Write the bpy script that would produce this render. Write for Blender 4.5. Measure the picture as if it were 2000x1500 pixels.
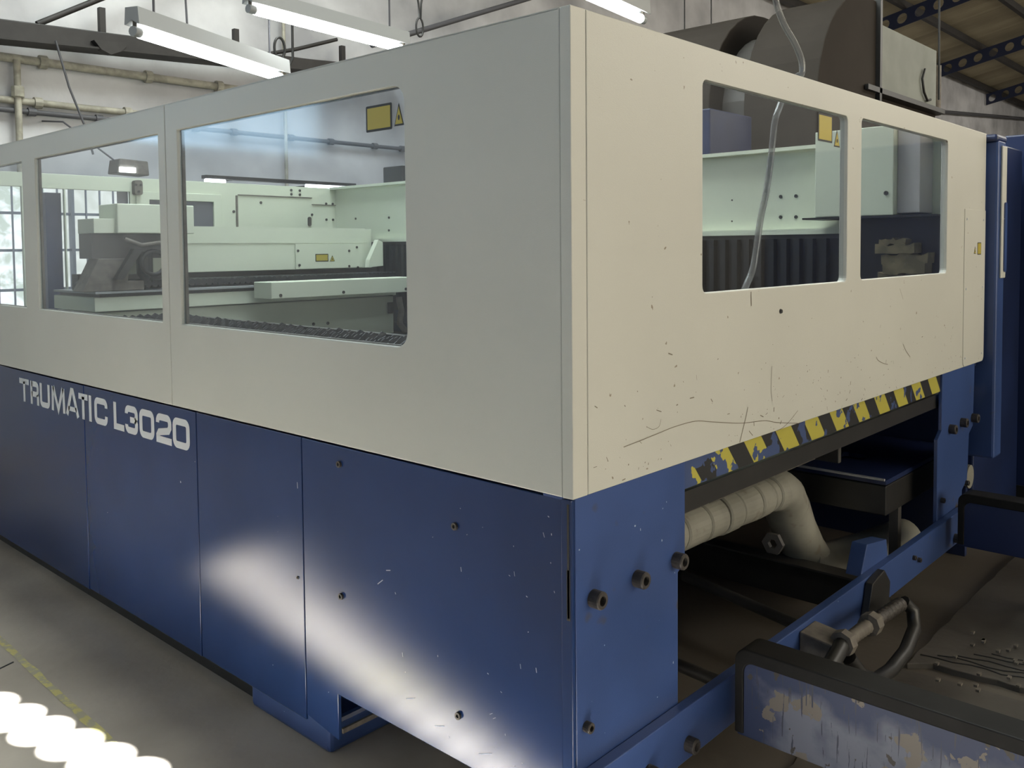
import bpy, bmesh, math, random
from mathutils import Vector, Matrix
R = math.radians
random.seed(7)
for o in list(bpy.data.objects): bpy.data.objects.remove(o)
SC = bpy.context.scene
COL = SC.collection

# ------------------------------------------------------------ camera
cam_d = bpy.data.cameras.new('camera'); cam = bpy.data.objects.new('camera', cam_d); COL.objects.link(cam)
yaw, pit, rol = R(42.49365), R(-2.70110), R(-.50143)
fw = Vector((math.cos(yaw)*math.cos(pit), math.sin(yaw)*math.cos(pit), math.sin(pit)))
r0 = Vector((math.sin(yaw), -math.cos(yaw), 0)); u0 = r0.cross(fw)
rx = r0*math.cos(rol)+u0*math.sin(rol); ux = -r0*math.sin(rol)+u0*math.cos(rol)
m = Matrix((rx, ux, -fw)).transposed().to_4x4(); m.translation = (-1.579, -1.282, 1.54)
cam.matrix_world = m
cam_d.sensor_width = 36; cam_d.lens = 1736.8/2000*36
cam_d.shift_x = -(1011.83-1000)/2000; cam_d.shift_y = -(750-567.28)/2000
cam_d.clip_start = .02; cam_d.clip_end = 200
SC.camera = cam
# ------------------------------------------------------------ world, sun, exposure
W = bpy.data.worlds.new('world'); SC.world = W; W.use_nodes = True
W.node_tree.nodes['Background'].inputs[0].default_value = (.62, .74, .95, 1)
W.node_tree.nodes['Background'].inputs[1].default_value = 1.2
SUN_DIR = Vector((3.72, -.35, -5.9)).normalized()          # travel direction of the sunlight
sd = bpy.data.lights.new('sun', 'SUN'); sd.energy = 225; sd.angle = R(.53); sd.color = (.90, .96, 1)
sun = bpy.data.objects.new('sun', sd); COL.objects.link(sun)
sun.rotation_euler = (-SUN_DIR).to_track_quat('Z', 'Y').to_euler(); sun.location = (-12, 2, 16)
VS = SC.view_settings
VS.view_transform = 'Standard'; VS.look = 'None'; VS.gamma = 1; VS.use_curve_mapping = False; VS.exposure = 0
E_LEFT, E_NEAR, E_FAR, E_TUBE = .75, 7.7, 2.6, 20.0
E_FILL, E_FILL2 = 20.0, 8.0

# ------------------------------------------------------------ materials
def mat(name, col, rough=.5, metal=0., noise=.0, nscale=8., bump=0., bscale=60., spec=.5, col2=None, lo=.4, hi=.6, detail=4, coat=0., stretch=None):
    M = bpy.data.materials.new(name); M.use_nodes = True
    N = M.node_tree.nodes; L = M.node_tree.links; b = N['Principled BSDF']
    b.inputs['Base Color'].default_value = (*col, 1); b.inputs['Roughness'].default_value = rough
    b.inputs['Metallic'].default_value = metal; b.inputs['Specular IOR Level'].default_value = spec
    b.inputs['Coat Weight'].default_value = coat
    tc = N.new('ShaderNodeTexCoord'); mp = N.new('ShaderNodeMapping'); L.new(tc.outputs['Object'], mp.inputs[0])
    if stretch: mp.inputs['Scale'].default_value = stretch
    if noise or col2:
        n = N.new('ShaderNodeTexNoise'); n.inputs['Scale'].default_value = nscale; n.inputs['Detail'].default_value = detail
        L.new(mp.outputs[0], n.inputs['Vector'])
        r = N.new('ShaderNodeValToRGB'); L.new(n.outputs[0], r.inputs[0])
        c2 = col2 or tuple(c*(1-noise) for c in col)
        r.color_ramp.elements[0].position = lo; r.color_ramp.elements[0].color = (*c2, 1)
        r.color_ramp.elements[1].position = hi; r.color_ramp.elements[1].color = (*col, 1)
        L.new(r.outputs[0], b.inputs['Base Color'])
    if bump:
        n2 = N.new('ShaderNodeTexNoise'); n2.inputs['Scale'].default_value = bscale; n2.inputs['Detail'].default_value = 3
        L.new(tc.outputs['Object'], n2.inputs['Vector'])
        bp = N.new('ShaderNodeBump'); bp.inputs['Strength'].default_value = bump; bp.inputs['Distance'].default_value = .01
        L.new(n2.outputs[0], bp.inputs['Height']); L.new(bp.outputs[0], b.inputs['Normal'])
    return M
def add_specks(M, col, scale, thr, width=.02):
    """small scratches / chips of another colour over the base colour"""
    N = M.node_tree.nodes; L = M.node_tree.links; b = N['Principled BSDF']
    tc = N.new('ShaderNodeTexCoord'); n = N.new('ShaderNodeTexNoise'); n.inputs['Scale'].default_value = scale; n.inputs['Detail'].default_value = 2
    L.new(tc.outputs['Object'], n.inputs['Vector'])
    r = N.new('ShaderNodeValToRGB'); r.color_ramp.elements[0].position = thr; r.color_ramp.elements[0].color = (0, 0, 0, 1)
    r.color_ramp.elements[1].position = thr+width; r.color_ramp.elements[1].color = (1, 1, 1, 1); L.new(n.outputs[0], r.inputs[0])
    mx = N.new('ShaderNodeMix'); mx.data_type = 'RGBA'; L.new(r.outputs[0], mx.inputs[0])
    src = b.inputs['Base Color'].links
    if src: L.new(src[0].from_socket, mx.inputs[6])
    else: mx.inputs[6].default_value = b.inputs['Base Color'].default_value
    mx.inputs[7].default_value = (*col, 1); L.new(mx.outputs[2], b.inputs['Base Color'])
    return M
def emit(name, col, st, col2=None, scale=2., st_noise=True):
    M = bpy.data.materials.new(name); M.use_nodes = True; N = M.node_tree.nodes; L = M.node_tree.links
    N.remove(N['Principled BSDF']); e = N.new('ShaderNodeEmission'); e.inputs[0].default_value = (*col, 1); e.inputs[1].default_value = st
    if col2:
        tc = N.new('ShaderNodeTexCoord'); n = N.new('ShaderNodeTexNoise'); n.inputs['Scale'].default_value = scale; n.inputs['Detail'].default_value = 5; n.inputs['Distortion'].default_value = 1.2
        L.new(tc.outputs['Object'], n.inputs['Vector']); r = N.new('ShaderNodeValToRGB'); L.new(n.outputs[0], r.inputs[0])
        r.color_ramp.elements[0].position = .42; r.color_ramp.elements[0].color = (*col2, 1); r.color_ramp.elements[1].position = .66; r.color_ramp.elements[1].color = (*col, 1)
        L.new(r.outputs[0], e.inputs[0])
    L.new(e.outputs[0], N['Material Output'].inputs[0]); return M
def glass(name, tint, rough=.0, ior=1.5, haze=0.):
    M = bpy.data.materials.new(name); M.use_nodes = True; N = M.node_tree.nodes; L = M.node_tree.links
    N.remove(N['Principled BSDF']); t = N.new('ShaderNodeBsdfTransparent'); t.inputs[0].default_value = (*tint, 1)
    g = N.new('ShaderNodeBsdfGlossy'); g.inputs['Roughness'].default_value = rough; f = N.new('ShaderNodeFresnel'); ge = N.new('ShaderNodeNewGeometry'); mr = N.new('ShaderNodeMapRange'); mr.inputs[3].default_value = ior; mr.inputs[4].default_value = 1/ior; L.new(ge.outputs['Backfacing'], mr.inputs[0]); L.new(mr.outputs[0], f.inputs[0])
    mx = N.new('ShaderNodeMixShader'); L.new(f.outputs[0], mx.inputs[0]); L.new(t.outputs[0], mx.inputs[1]); L.new(g.outputs[0], mx.inputs[2]); out = mx
    if haze:
        d = N.new('ShaderNodeBsdfDiffuse'); d.inputs[0].default_value = (.55, .56, .57, 1)
        m2 = N.new('ShaderNodeMixShader'); m2.inputs[0].default_value = haze; L.new(mx.outputs[0], m2.inputs[1]); L.new(d.outputs[0], m2.inputs[2]); out = m2
    L.new(out.outputs[0], N['Material Output'].inputs[0]); return M

CREAM = add_specks(mat('cream_paint', (.55, .545, .485), .42, bump=.10, bscale=420, noise=.05, nscale=1.3), (.25, .21, .15), 34, .745, .02)
CREAM_SIDE = mat('cream_paint_side', (.55, .545, .485), .42, bump=.10, bscale=420, noise=.05, nscale=1.3)
MINT = mat('interior_pale_green_paint', (.68, .72, .575), .5, noise=.06, nscale=2)
BLUE = add_specks(mat('blue_machine_paint', (.040, .076, .215), .33, noise=.25, nscale=2.2, bump=.05, bscale=300, lo=.35, hi=.65), (.45, .5, .6), 46, .765, .012)
add_specks(BLUE, (.06, .05, .045), 9, .70, .06)
BLUE_SKIRT = add_specks(mat('blue_skirt_paint', (.015, .038, .125), .5, noise=.2, nscale=1.6, lo=.35, hi=.65, spec=0.), (.30, .36, .48), 60, .79, .01)
def _skirt():
    """semi-gloss lacquer: diffuse blue under a softly blurred reflection"""
    N = BLUE_SKIRT.node_tree.nodes; L = BLUE_SKIRT.node_tree.links
    g = N.new('ShaderNodeBsdfAnisotropic'); g.distribution = 'BECKMANN'; g.inputs['Roughness'].default_value = .24
    f = N.new('ShaderNodeFresnel'); f.inputs[0].default_value = 1.6; mx = N.new('ShaderNodeMixShader')
    tc = N.new('ShaderNodeTexCoord'); n2 = N.new('ShaderNodeTexNoise'); n2.inputs['Scale'].default_value = 240; L.new(tc.outputs['Object'], n2.inputs['Vector'])
    bp = N.new('ShaderNodeBump'); bp.inputs['Strength'].default_value = .012; bp.inputs['Distance'].default_value = .01; L.new(n2.outputs[0], bp.inputs['Height']); L.new(bp.outputs[0], g.inputs['Normal'])
    L.new(f.outputs[0], mx.inputs[0]); L.new(N['Principled BSDF'].outputs[0], mx.inputs[1]); L.new(g.outputs[0], mx.inputs[2]); L.new(mx.outputs[0], N['Material Output'].inputs[0])
_skirt()
BLUE_DK = mat('dark_blue_paint', (.012, .024, .085), .4, noise=.3, nscale=2)
BLUE_WORN = mat('worn_blue_paint', (.03, .05, .12), .5)
def _worn():
    """blue paint scraped to dull grey metal over the lower middle of the flank, with vertical score marks and rust"""
    N = BLUE_WORN.node_tree.nodes; L = BLUE_WORN.node_tree.links; b = N['Principled BSDF']
    tc = N.new('ShaderNodeTexCoord'); sp = N.new('ShaderNodeSeparateXYZ'); L.new(tc.outputs['Object'], sp.inputs[0])
    def noise(scale, st, det=6):
        mp = N.new('ShaderNodeMapping'); mp.inputs['Scale'].default_value = st; L.new(tc.outputs['Object'], mp.inputs[0])
        n = N.new('ShaderNodeTexNoise'); n.inputs['Scale'].default_value = scale; n.inputs['Detail'].default_value = det; L.new(mp.outputs[0], n.inputs['Vector']); return n.outputs[0]
    def mth(op, a, bb, cl=False):
        n = N.new('ShaderNodeMath'); n.operation = op; n.use_clamp = cl
        for i, v in enumerate((a, bb)):
            if isinstance(v, (int, float)): n.inputs[i].default_value = v
            else: L.new(v, n.inputs[i])
        return n.outputs[0]
    def mix(f, a, c):
        m_ = N.new('ShaderNodeMix'); m_.data_type = 'RGBA'; L.new(f, m_.inputs[0])
        if isinstance(a, tuple): m_.inputs[6].default_value = (*a, 1)
        else: L.new(a, m_.inputs[6])
        m_.inputs[7].default_value = (*c, 1); return m_.outputs[2]
    n1 = noise(9, (1, 1, 1), 9)
    zt = mth('MULTIPLY', mth('SUBTRACT', .185, sp.outputs[2]), 14)
    ye = mth('MULTIPLY', mth('SUBTRACT', 3.27, sp.outputs[1]), 9)
    f = mth('MINIMUM', mth('MINIMUM', zt, ye), 1)
    f = mth('ADD', f, mth('MULTIPLY', mth('SUBTRACT', n1, .5), 3.2), True)
    c = mix(f, (.022, .036, .095), (.15, .16, .205))
    c = mix(mth('GREATER_THAN', noise(11, (1, 1, 1), 8), .60), c, (.17, .145, .12))
    c = mix(mth('GREATER_THAN', noise(5, (1, 22, 1.6), 4), .63), c, (.04, .045, .07))
    c = mix(mth('GREATER_THAN', noise(26, (1, 1, 1), 5), .665), c, (.05, .042, .035))
    L.new(c, b.inputs['Base Color'])
_worn()
BLACKM = mat('black_oily_steel', (.018, .017, .016), .45, noise=.3, nscale=10)
GREASE = mat('greasy_black_edge', (.012, .011, .010), .6, noise=.4, nscale=9, spec=.25)
DKGREY = mat('dark_grey_steel', (.065, .06, .055), .5, noise=.25, nscale=5)
BROWN_HOOD = mat('dull_brown_sheet_metal', (.040, .034, .029), .8, noise=.12, nscale=3, spec=.1)
RUST = mat('dark_rusty_bolt', (.05, .042, .036), .55, noise=.4, nscale=40, bump=.3, bscale=80)
DUSTY = mat('dusty_grey_steel', (.16, .14, .115), .7, noise=.3, nscale=25)
STEEL = mat('bright_steel', (.75, .76, .78), .4, metal=.7)
RUBBER = mat('black_bellows_fabric', (.012, .013, .016), .38)
PIPE_W = add_specks(mat('off_white_plastic_duct', (.33, .32, .27), .3, noise=.2, nscale=6), (.20, .18, .14), 14, .62, .12)
YEL = mat('yellow_label', (.62, .49, .03), .45)
YEL2 = mat('yellow_label_dull', (.42, .34, .045), .45)
BLK = mat('black_print', (.012, .012, .012), .5)
WHITE_P = mat('white_lettering', (.62, .63, .64), .5)
LAMP_W = mat('white_lamp_enamel', (.30, .31, .31), .5)
WALL = mat('mottled_plaster', (.66, .66, .675), .85, col2=(.34, .34, .355), nscale=1.1, lo=.30, hi=.66, detail=8, bump=.3, bscale=12)
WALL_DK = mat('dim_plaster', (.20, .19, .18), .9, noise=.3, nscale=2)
PIPE_C = mat('cream_painted_conduit', (.42, .40, .33), .6, noise=.3, nscale=12)
GREYPIPE = mat('dark_grey_pipe', (.09, .09, .10), .6)
TRUSS = mat('dark_brown_truss_paint', (.03, .027, .026), .6, noise=.3, nscale=6)
NAVY = mat('navy_rafter_paint', (.012, .018, .05), .5)
ROOFM = mat('weathered_roof_sheet', (.42, .37, .26), .8, noise=.35, nscale=.8, detail=8, stretch=(1, .15, 1))
OLIVE = mat('white_painted_box', (.20, .215, .185), .6, noise=.15, nscale=3)
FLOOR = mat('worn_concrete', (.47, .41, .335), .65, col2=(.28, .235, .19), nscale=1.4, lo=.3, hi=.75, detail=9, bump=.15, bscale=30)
def _darken_right():  # mixes in a dark brown with noise, stronger towards higher X
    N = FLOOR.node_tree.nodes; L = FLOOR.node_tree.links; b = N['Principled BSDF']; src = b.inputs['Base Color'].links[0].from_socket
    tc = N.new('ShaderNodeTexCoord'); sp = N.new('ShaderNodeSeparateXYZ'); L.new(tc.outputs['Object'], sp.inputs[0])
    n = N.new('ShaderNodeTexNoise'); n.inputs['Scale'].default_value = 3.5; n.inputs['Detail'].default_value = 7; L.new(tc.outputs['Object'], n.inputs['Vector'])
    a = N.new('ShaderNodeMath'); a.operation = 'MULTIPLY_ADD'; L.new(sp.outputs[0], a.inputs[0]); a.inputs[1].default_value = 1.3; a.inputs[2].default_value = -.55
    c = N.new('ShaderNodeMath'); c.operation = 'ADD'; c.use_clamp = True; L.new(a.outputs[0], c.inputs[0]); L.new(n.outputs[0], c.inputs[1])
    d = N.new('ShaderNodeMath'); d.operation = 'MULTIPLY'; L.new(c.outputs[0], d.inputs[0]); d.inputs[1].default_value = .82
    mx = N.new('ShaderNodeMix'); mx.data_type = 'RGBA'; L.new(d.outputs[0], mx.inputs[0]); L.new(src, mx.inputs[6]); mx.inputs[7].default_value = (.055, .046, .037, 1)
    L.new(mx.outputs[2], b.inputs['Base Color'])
_darken_right()
SLAB = mat('oily_dark_slab', (.105, .093, .078), .6, col2=(.055, .048, .04), nscale=3, lo=.3, hi=.7, detail=9, bump=.4, bscale=18)
YLINE = mat('yellow_floor_paint', (.50, .43, .16), .7, col2=(.36, .32, .22), nscale=22, lo=.45, hi=.55, detail=6)
VINYL = glass('clear_vinyl_tube', (.60, .60, .60), .12, 1.6, .22)
PANE = glass('window_polycarbonate', (.84, .88, .92), .09, 1.5, .02)
PANE_D = glass('scratched_polycarbonate', (.90, .92, .94), .05, 1.42, .010)
SKYP = emit('daylight_pane', (.40, .64, 1.), E_LEFT)
NEARP = emit('warm_fill_pane', (1., .91, .73), E_NEAR)
FARP = emit('bright_daylight_pane', (1., 1., .97), E_FAR, (.45, .5, .42), 5)
FARD = emit('plastic_sheet_pane', (.88, .88, .80), 1.9, (.60, .62, .54), 3.2)
TUBE = emit('fluorescent_tube_glow', (.96, 1., .98), E_TUBE)
CABLE = mat('black_cable', (.02, .02, .02), .5)
CARD = mat('brown_packing_paper', (.17, .14, .075), .7, noise=.4, nscale=14)
TINTED = mat('grey_window_pane', (.13, .13, .15), .2)

# hazard tape: diagonal yellow and black print, partly peeled off the blue rail
HAZ = bpy.data.materials.new('hazard_tape_on_blue_rail'); HAZ.use_nodes = True
def _haz():
    N = HAZ.node_tree.nodes; L = HAZ.node_tree.links; b = N['Principled BSDF']; b.inputs['Roughness'].default_value = .45
    tc = N.new('ShaderNodeTexCoord'); sp = N.new('ShaderNodeSeparateXYZ'); L.new(tc.outputs['Object'], sp.inputs[0])
    def mth(op, a, bb):
        n = N.new('ShaderNodeMath'); n.operation = op
        for i, v in enumerate((a, bb)):
            if isinstance(v, (int, float)): n.inputs[i].default_value = v
            else: L.new(v, n.inputs[i])
        return n.outputs[0]
    v = mth('ADD', sp.outputs[0], mth('MULTIPLY', sp.outputs[2], .85))
    v = mth('ADD', v, 1.6+10*.2055-.92-(.915+.045)*.85+.058)
    fr = mth('FRACT', mth('DIVIDE', v, .206), 0)
    yel = mth('LESS_THAN', fr, .53)
    nz = N.new('ShaderNodeTexNoise'); nz.inputs['Scale'].default_value = 13; nz.inputs['Detail'].default_value = 3; L.new(tc.outputs['Object'], nz.inputs['Vector'])
    left = mth('MULTIPLY', mth('SUBTRACT', .35, sp.outputs[0]), .055)
    peel = mth('GREATER_THAN', mth('ADD', nz.outputs[0], left), .60)
    m1 = N.new('ShaderNodeMix'); m1.data_type = 'RGBA'; L.new(yel, m1.inputs[0]); m1.inputs[6].default_value = (.016, .016, .016, 1); m1.inputs[7].default_value = (.40, .355, .055, 1)
    m2 = N.new('ShaderNodeMix'); m2.data_type = 'RGBA'; L.new(peel, m2.inputs[0]); L.new(m1.outputs[2], m2.inputs[6]); m2.inputs[7].default_value = (.04, .065, .16, 1)
    L.new(m2.outputs[2], b.inputs['Base Color'])
_haz()

# ------------------------------------------------------------ helpers
WP = {}
def wpos(o): return WP.get(o.name, Vector((0, 0, 0))) if o else Vector((0, 0, 0))
def tag(o, label=None, cat=None, group=None, kind=None):
    if label: o['label'] = label
    if cat: o['category'] = cat
    if group: o['group'] = group
    if kind: o['kind'] = kind
    return o
def thing(name, loc, label, cat, group=None):
    o = bpy.data.objects.new(name, None); COL.objects.link(o); o.location = loc; o.empty_display_size = .1
    WP[o.name] = Vector(loc); return tag(o, label, cat, group)
class MB:
    def __init__(s): s.v = []; s.f = []; s.sm = []
    def add(s, vs, fs, smooth=False):
        n = len(s.v); s.v += [tuple(v) for v in vs]; s.f += [tuple(i+n for i in f) for f in fs]; s.sm += [smooth]*len(fs); return s
    def box(s, x0, x1, y0, y1, z0, z1):
        vs = [(x, y, z) for z in (z0, z1) for y in (y0, y1) for x in (x0, x1)]
        return s.add(vs, [(0, 2, 3, 1), (4, 5, 7, 6), (0, 1, 5, 4), (2, 6, 7, 3), (0, 4, 6, 2), (1, 3, 7, 5)])
    def prism(s, pts, axis, a, b):
        """polygon pts (2D) extruded along axis from a to b. X: (y,z)  Y: (x,z)  Z: (x,y)"""
        n = len(pts); mk = {'X': lambda p, t: (t, p[0], p[1]), 'Y': lambda p, t: (p[0], t, p[1]), 'Z': lambda p, t: (p[0], p[1], t)}[axis]
        vs = [mk(p, a) for p in pts]+[mk(p, b) for p in pts]
        return s.add(vs, [tuple(range(n))[::-1], tuple(range(n, 2*n))]+[(i, (i+1) % n, (i+1) % n+n, i+n) for i in range(n)])
    def tube(s, pts, r, n=10, cap=True, rs=None):
        pts = [Vector(p) for p in pts]; up = None; rings = []
        for i, p in enumerate(pts):
            d = (pts[min(i+1, len(pts)-1)]-pts[max(i-1, 0)]).normalized()
            if up is None:
                up = Vector((0, 0, 1)) if abs(d.z) < .9 else Vector((1, 0, 0))
            a = d.cross(up).normalized(); up = a.cross(d).normalized()
            rr = rs[i] if rs else r
            rings.append([p+(a*math.cos(t)+up*math.sin(t))*rr for t in [2*math.pi*k/n for k in range(n)]])
        vs = [v for q in rings for v in q]; fs = []
        for i in range(len(pts)-1):
            for k in range(n): fs.append((i*n+k, i*n+(k+1) % n, (i+1)*n+(k+1) % n, (i+1)*n+k))
        s.add(vs, fs, True)
        if cap:
            s.add(rings[0], [tuple(range(n))]); s.add(rings[-1], [tuple(range(n))[::-1]])
        return s
    def lathe(s, c, axis, prof, n=16):
        """prof: list of (dist along axis, radius)"""
        c = Vector(c); axis = Vector(axis).normalized(); up = Vector((0, 0, 1)) if abs(axis.z) < .9 else Vector((1, 0, 0))
        a = axis.cross(up).normalized(); b = axis.cross(a)
        vs = [c+axis*t+(a*math.cos(q)+b*math.sin(q))*r for t, r in prof for q in [2*math.pi*k/n for k in range(n)]]
        fs = [(i*n+k, i*n+(k+1) % n, (i+1)*n+(k+1) % n, (i+1)*n+k) for i in range(len(prof)-1) for k in range(n)]
        return s.add(vs, fs)
    def build(s, name, m, parent=None, bevel=0., **kw):
        w = wpos(parent); me = bpy.data.meshes.new(name)
        me.from_pydata([tuple(Vector(v)-w) for v in s.v], [], s.f); me.materials.append(m)
        me.polygons.foreach_set('use_smooth', s.sm)
        bm = bmesh.new(); bm.from_mesh(me); bmesh.ops.recalc_face_normals(bm, faces=bm.faces); bm.to_mesh(me); bm.free()
        return link(name, me, parent, bevel, **kw)
def link(name, me, parent=None, bevel=0., label=None, cat=None, group=None, kind=None, origin=None):
    o = bpy.data.objects.new(name, me); COL.objects.link(o); o.parent = parent; WP[o.name] = wpos(parent).copy()
    if bevel:
        b = o.modifiers.new('bevel', 'BEVEL'); b.width = bevel; b.segments = 2; b.limit_method = 'ANGLE'; b.angle_limit = R(50); b.harden_normals = False
    return tag(o, label, cat, group, kind)
def rrect(a0, a1, b0, b1, r=0., n=5, corners=(1, 1, 1, 1)):
    """rounded rectangle, corners: (a0,b0) (a1,b0) (a1,b1) (a0,b1)"""
    P = []
    for (ca, cb, sa, sb, q, k) in ((a0, b0, 1, 1, 180, 0), (a1, b0, -1, 1, 270, 1), (a1, b1, -1, -1, 0, 2), (a0, b1, 1, -1, 90, 3)):
        rr = r*corners[k]
        if rr <= 0: P.append((ca, cb)); continue
        for i in range(n+1):
            t = R(q+90*i/n); P.append((ca+sa*rr+rr*math.cos(t), cb+sb*rr+rr*math.sin(t)))
    return P
def plate(name, m, parent, plane, at, outer, holes=(), th=.003, bevel=0., **kw):
    """flat sheet with holes. plane 'X': loops are (y,z), grows towards +X; 'Y': loops are (x,z), grows to +Y; 'Z': (x,y), grows to -Z"""
    bm = bmesh.new(); mk = {'X': lambda p: (at, p[0], p[1]), 'Y': lambda p: (p[0], at, p[1]), 'Z': lambda p: (p[0], p[1], at)}[plane]
    dv = {'X': Vector((th, 0, 0)), 'Y': Vector((0, th, 0)), 'Z': Vector((0, 0, -th))}[plane]; w = wpos(parent); ed = []
    for lp in [outer]+list(holes):
        vs = [bm.verts.new(Vector(mk(p))-w) for p in lp]
        ed += [bm.edges.new((vs[i], vs[(i+1) % len(vs)])) for i in range(len(vs))]
    bmesh.ops.triangle_fill(bm, use_beauty=True, use_dissolve=False, edges=ed)
    g = bmesh.ops.extrude_face_region(bm, geom=list(bm.faces))
    bmesh.ops.translate(bm, vec=dv, verts=[x for x in g['geom'] if isinstance(x, bmesh.types.BMVert)])
    bmesh.ops.recalc_face_normals(bm, faces=bm.faces)
    me = bpy.data.meshes.new(name); bm.to_mesh(me); bm.free(); me.materials.append(m)
    return link(name, me, parent, bevel, **kw)
def copies(proto, spots, parent, name=None):
    """copies of one part (and its sub-parts) moved by offsets"""
    out = []
    for s in spots:
        c = proto.copy(); COL.objects.link(c); c.parent = parent; c.location = Vector(proto.location)+Vector(s); WP[c.name] = WP[proto.name]
        for ch in [q for q in bpy.data.objects if q.parent == proto]:
            d = ch.copy(); COL.objects.link(d); d.parent = c
        out.append(c)
    return out

# ============================================================ BUILDING
FZ = -.045; YW = 6.8; XL = -4.2; XR = 34.; YN = -9.; RIDGE = -2.; ZE = 6.3; SL = .22; ZR = ZE+(YW-RIDGE)*SL
def roofz(y): return ZE+(YW-y)*SL if y > RIDGE else ZR-(RIDGE-y)*SL
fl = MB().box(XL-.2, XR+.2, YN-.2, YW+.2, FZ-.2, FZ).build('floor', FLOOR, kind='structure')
# wall_far with window opening
plate('wall_far', WALL, None, 'Y', YW, [(XL-.2, FZ-.1), (XR, FZ-.1), (XR, ZE), (XL-.2, ZE)], [rrect(.45, 3.6, .85, 2.19), rrect(-4.15, -2.0, 2.55, 3.7)], .22, kind='structure')
g_top = [(YN, FZ-.1), (YW, FZ-.1), (YW, roofz(YW)), (RIDGE, ZR), (YN, roofz(YN))]
HZ = 5.82; SX = -.522
holes = []
t_fall = (HZ-FZ)/-SUN_DIR.z
yoff = SUN_DIR.y*t_fall
SXL = SX+SUN_DIR.x/SUN_DIR.z*(HZ-FZ)      # where the left wall stands
for k in range(24):
    yf = 2.80-k*.160; xf = -.60+.20*(2.2-yf)          # where each spot of sunlight lands on the floor
    zc = FZ+(xf-SXL)*SUN_DIR.z/-SUN_DIR.x; yc = yf-(xf-SXL)*SUN_DIR.y/SUN_DIR.x
    holes.append([(yc+.079*math.cos(R(a)), zc+.115*math.sin(R(a))) for a in range(0, 360, 24)])
plate('wall_left', WALL, None, 'X', SXL, g_top, [rrect(-7.6, 2.4, 2.2, 4.6)]+holes, -.01, kind='structure')
MB().box(XR, XR+.2, YN, YW, FZ-.1, ZR).build('wall_right', WALL_DK, kind='structure')
plate('wall_near', WALL_DK, None, 'Y', YN, [(XL-.2, FZ-.1), (XR, FZ-.1), (XR, roofz(YN)), (XL-.2, roofz(YN))], [rrect(.3, 8.0, 1.1, 4.4)], -.2, kind='structure')
# windows, and added light panels
w1 = MB()
for x in (.45, 1.12, 1.5, 2.2, 2.9, 3.55): w1.box(x, x+.03, YW-.03, YW+.03, .85, 2.19)
for z in (.85, 1.0, 1.22, 1.55, 1.86, 2.13): w1.box(.45, 3.6, YW-.02, YW+.02, z, z+.022)
PALE = mat('pale_blue_grey_bar_paint', (.22, .25, .31), .6)
wf = w1.build('window_1', PALE, kind='structure')
for x0, x1, mm in ((.45, 1.32, FARP), (1.32, 3.6, FARD)):
    MB().box(x0, x1, YW+.06, YW+.065, .85, 2.19).build('pane', mm, wf)
for k in range(26):
    x = .55+k*.118
    b = MB().box(x, x+.012, YW-.06, YW-.045, .85, 2.19).build('window_bar', PALE, wf)
def lit_window(name, boxes, mullions, mm):
    q = MB()
    for b in mullions: q.box(*b)
    f = q.build(name, GREYPIPE, kind='structure')
    for b in boxes: MB().box(*b).build('pane', mm, f)
lit_window('window_2', [(SXL-.08, SXL-.07, -7.9, 2.7, 1.9, 5.0)], [(SXL-.06, SXL-.02, y, y+.06, 2.2, 4.6) for y in (-7.6, -5.6, -3.6, -1.6, .4, 2.34)], SKYP)
lit_window('window_3', [(-4.3, -1.8, YW+.1, YW+.11, 2.4, 3.9)], [(x, x+.04, YW+.03, YW+.08, 2.55, 3.7) for x in (-4.15, -3.1, -2.04)], emit('sky_blue_pane', (.55, .80, 1.), 4.5))
lit_window('fill_window', [(.3, 8.0, YN-.28, YN-.27, 1.1, 4.4)], [(x, x+.06, YN-.25, YN-.2, 1.1, 4.4) for x in (.3, 2.2, 4.1, 6.0, 7.94)], NEARP)  # unseen warm window, added to light the end panel
def roof_fill(name, x0, x1, y0, y1, mm):  # glowing panel added under the closed roof sheets, out of view
    q = MB(); p = MB()
    pts = [(y0, roofz(y0)-.02), (y1, roofz(y1)-.02), (y1, roofz(y1)-.01), (y0, roofz(y0)-.01)]
    p.prism(pts, 'X', x0, x1)
    n = max(1, round((x1-x0)/1.2))
    for k in range(n+1):
        x = x0+(x1-x0)*k/n; q.prism([(a, b-.03) for a, b in pts], 'X', x-.02, x+.02)
    f = q.build(name, GREYPIPE, kind='structure'); p.build('pane', mm, f)
roof_fill('roof_fill_1', 8, 31, -7.6, -4.2, emit('roof_fill_pane_far', (1., .95, .85), E_FILL2))  # unseen glowing panel, added to brighten the roof at the right
roof_fill('roof_fill_2', .4, 3.4, .8, 4.8, emit('roof_fill_pane', (.93, 1., .96), E_FILL))  # unseen glowing panel, added to brighten the cabin interior from above
# roof: corrugated sheets laid side by side on rafters and purlins
roof = bpy.data.objects.new('ceiling', None); COL.objects.link(roof); roof['kind'] = 'structure'
def sheet_mesh(y0, y1, wid=1.96, pitch=.14):
    vs = []; fs = []; n = int(wid/pitch*4)
    for i in range(n+1):
        x = wid*i/n; dz = .022*math.cos(2*math.pi*x/pitch)
        for y in (y0, y1): vs.append((x, y, roofz(y)+.05+dz))
    for i in range(n): fs.append((2*i, 2*i+1, 2*i+3, 2*i+2))
    return MB().add(vs, fs, True)
for y0, y1 in ((YW+.3, RIDGE), (RIDGE, YN-.3)):
    base = sheet_mesh(y0, y1).build('roof_sheet', ROOFM, roof); base.location.x = XL-.4
    k = 1
    while XL-.4+k*1.95 < XR:
        c = base.copy(); COL.objects.link(c); c.location.x = XL-.4+k*1.95; c.location.z = .004*(k % 2); k += 1
rproto = None
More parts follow.
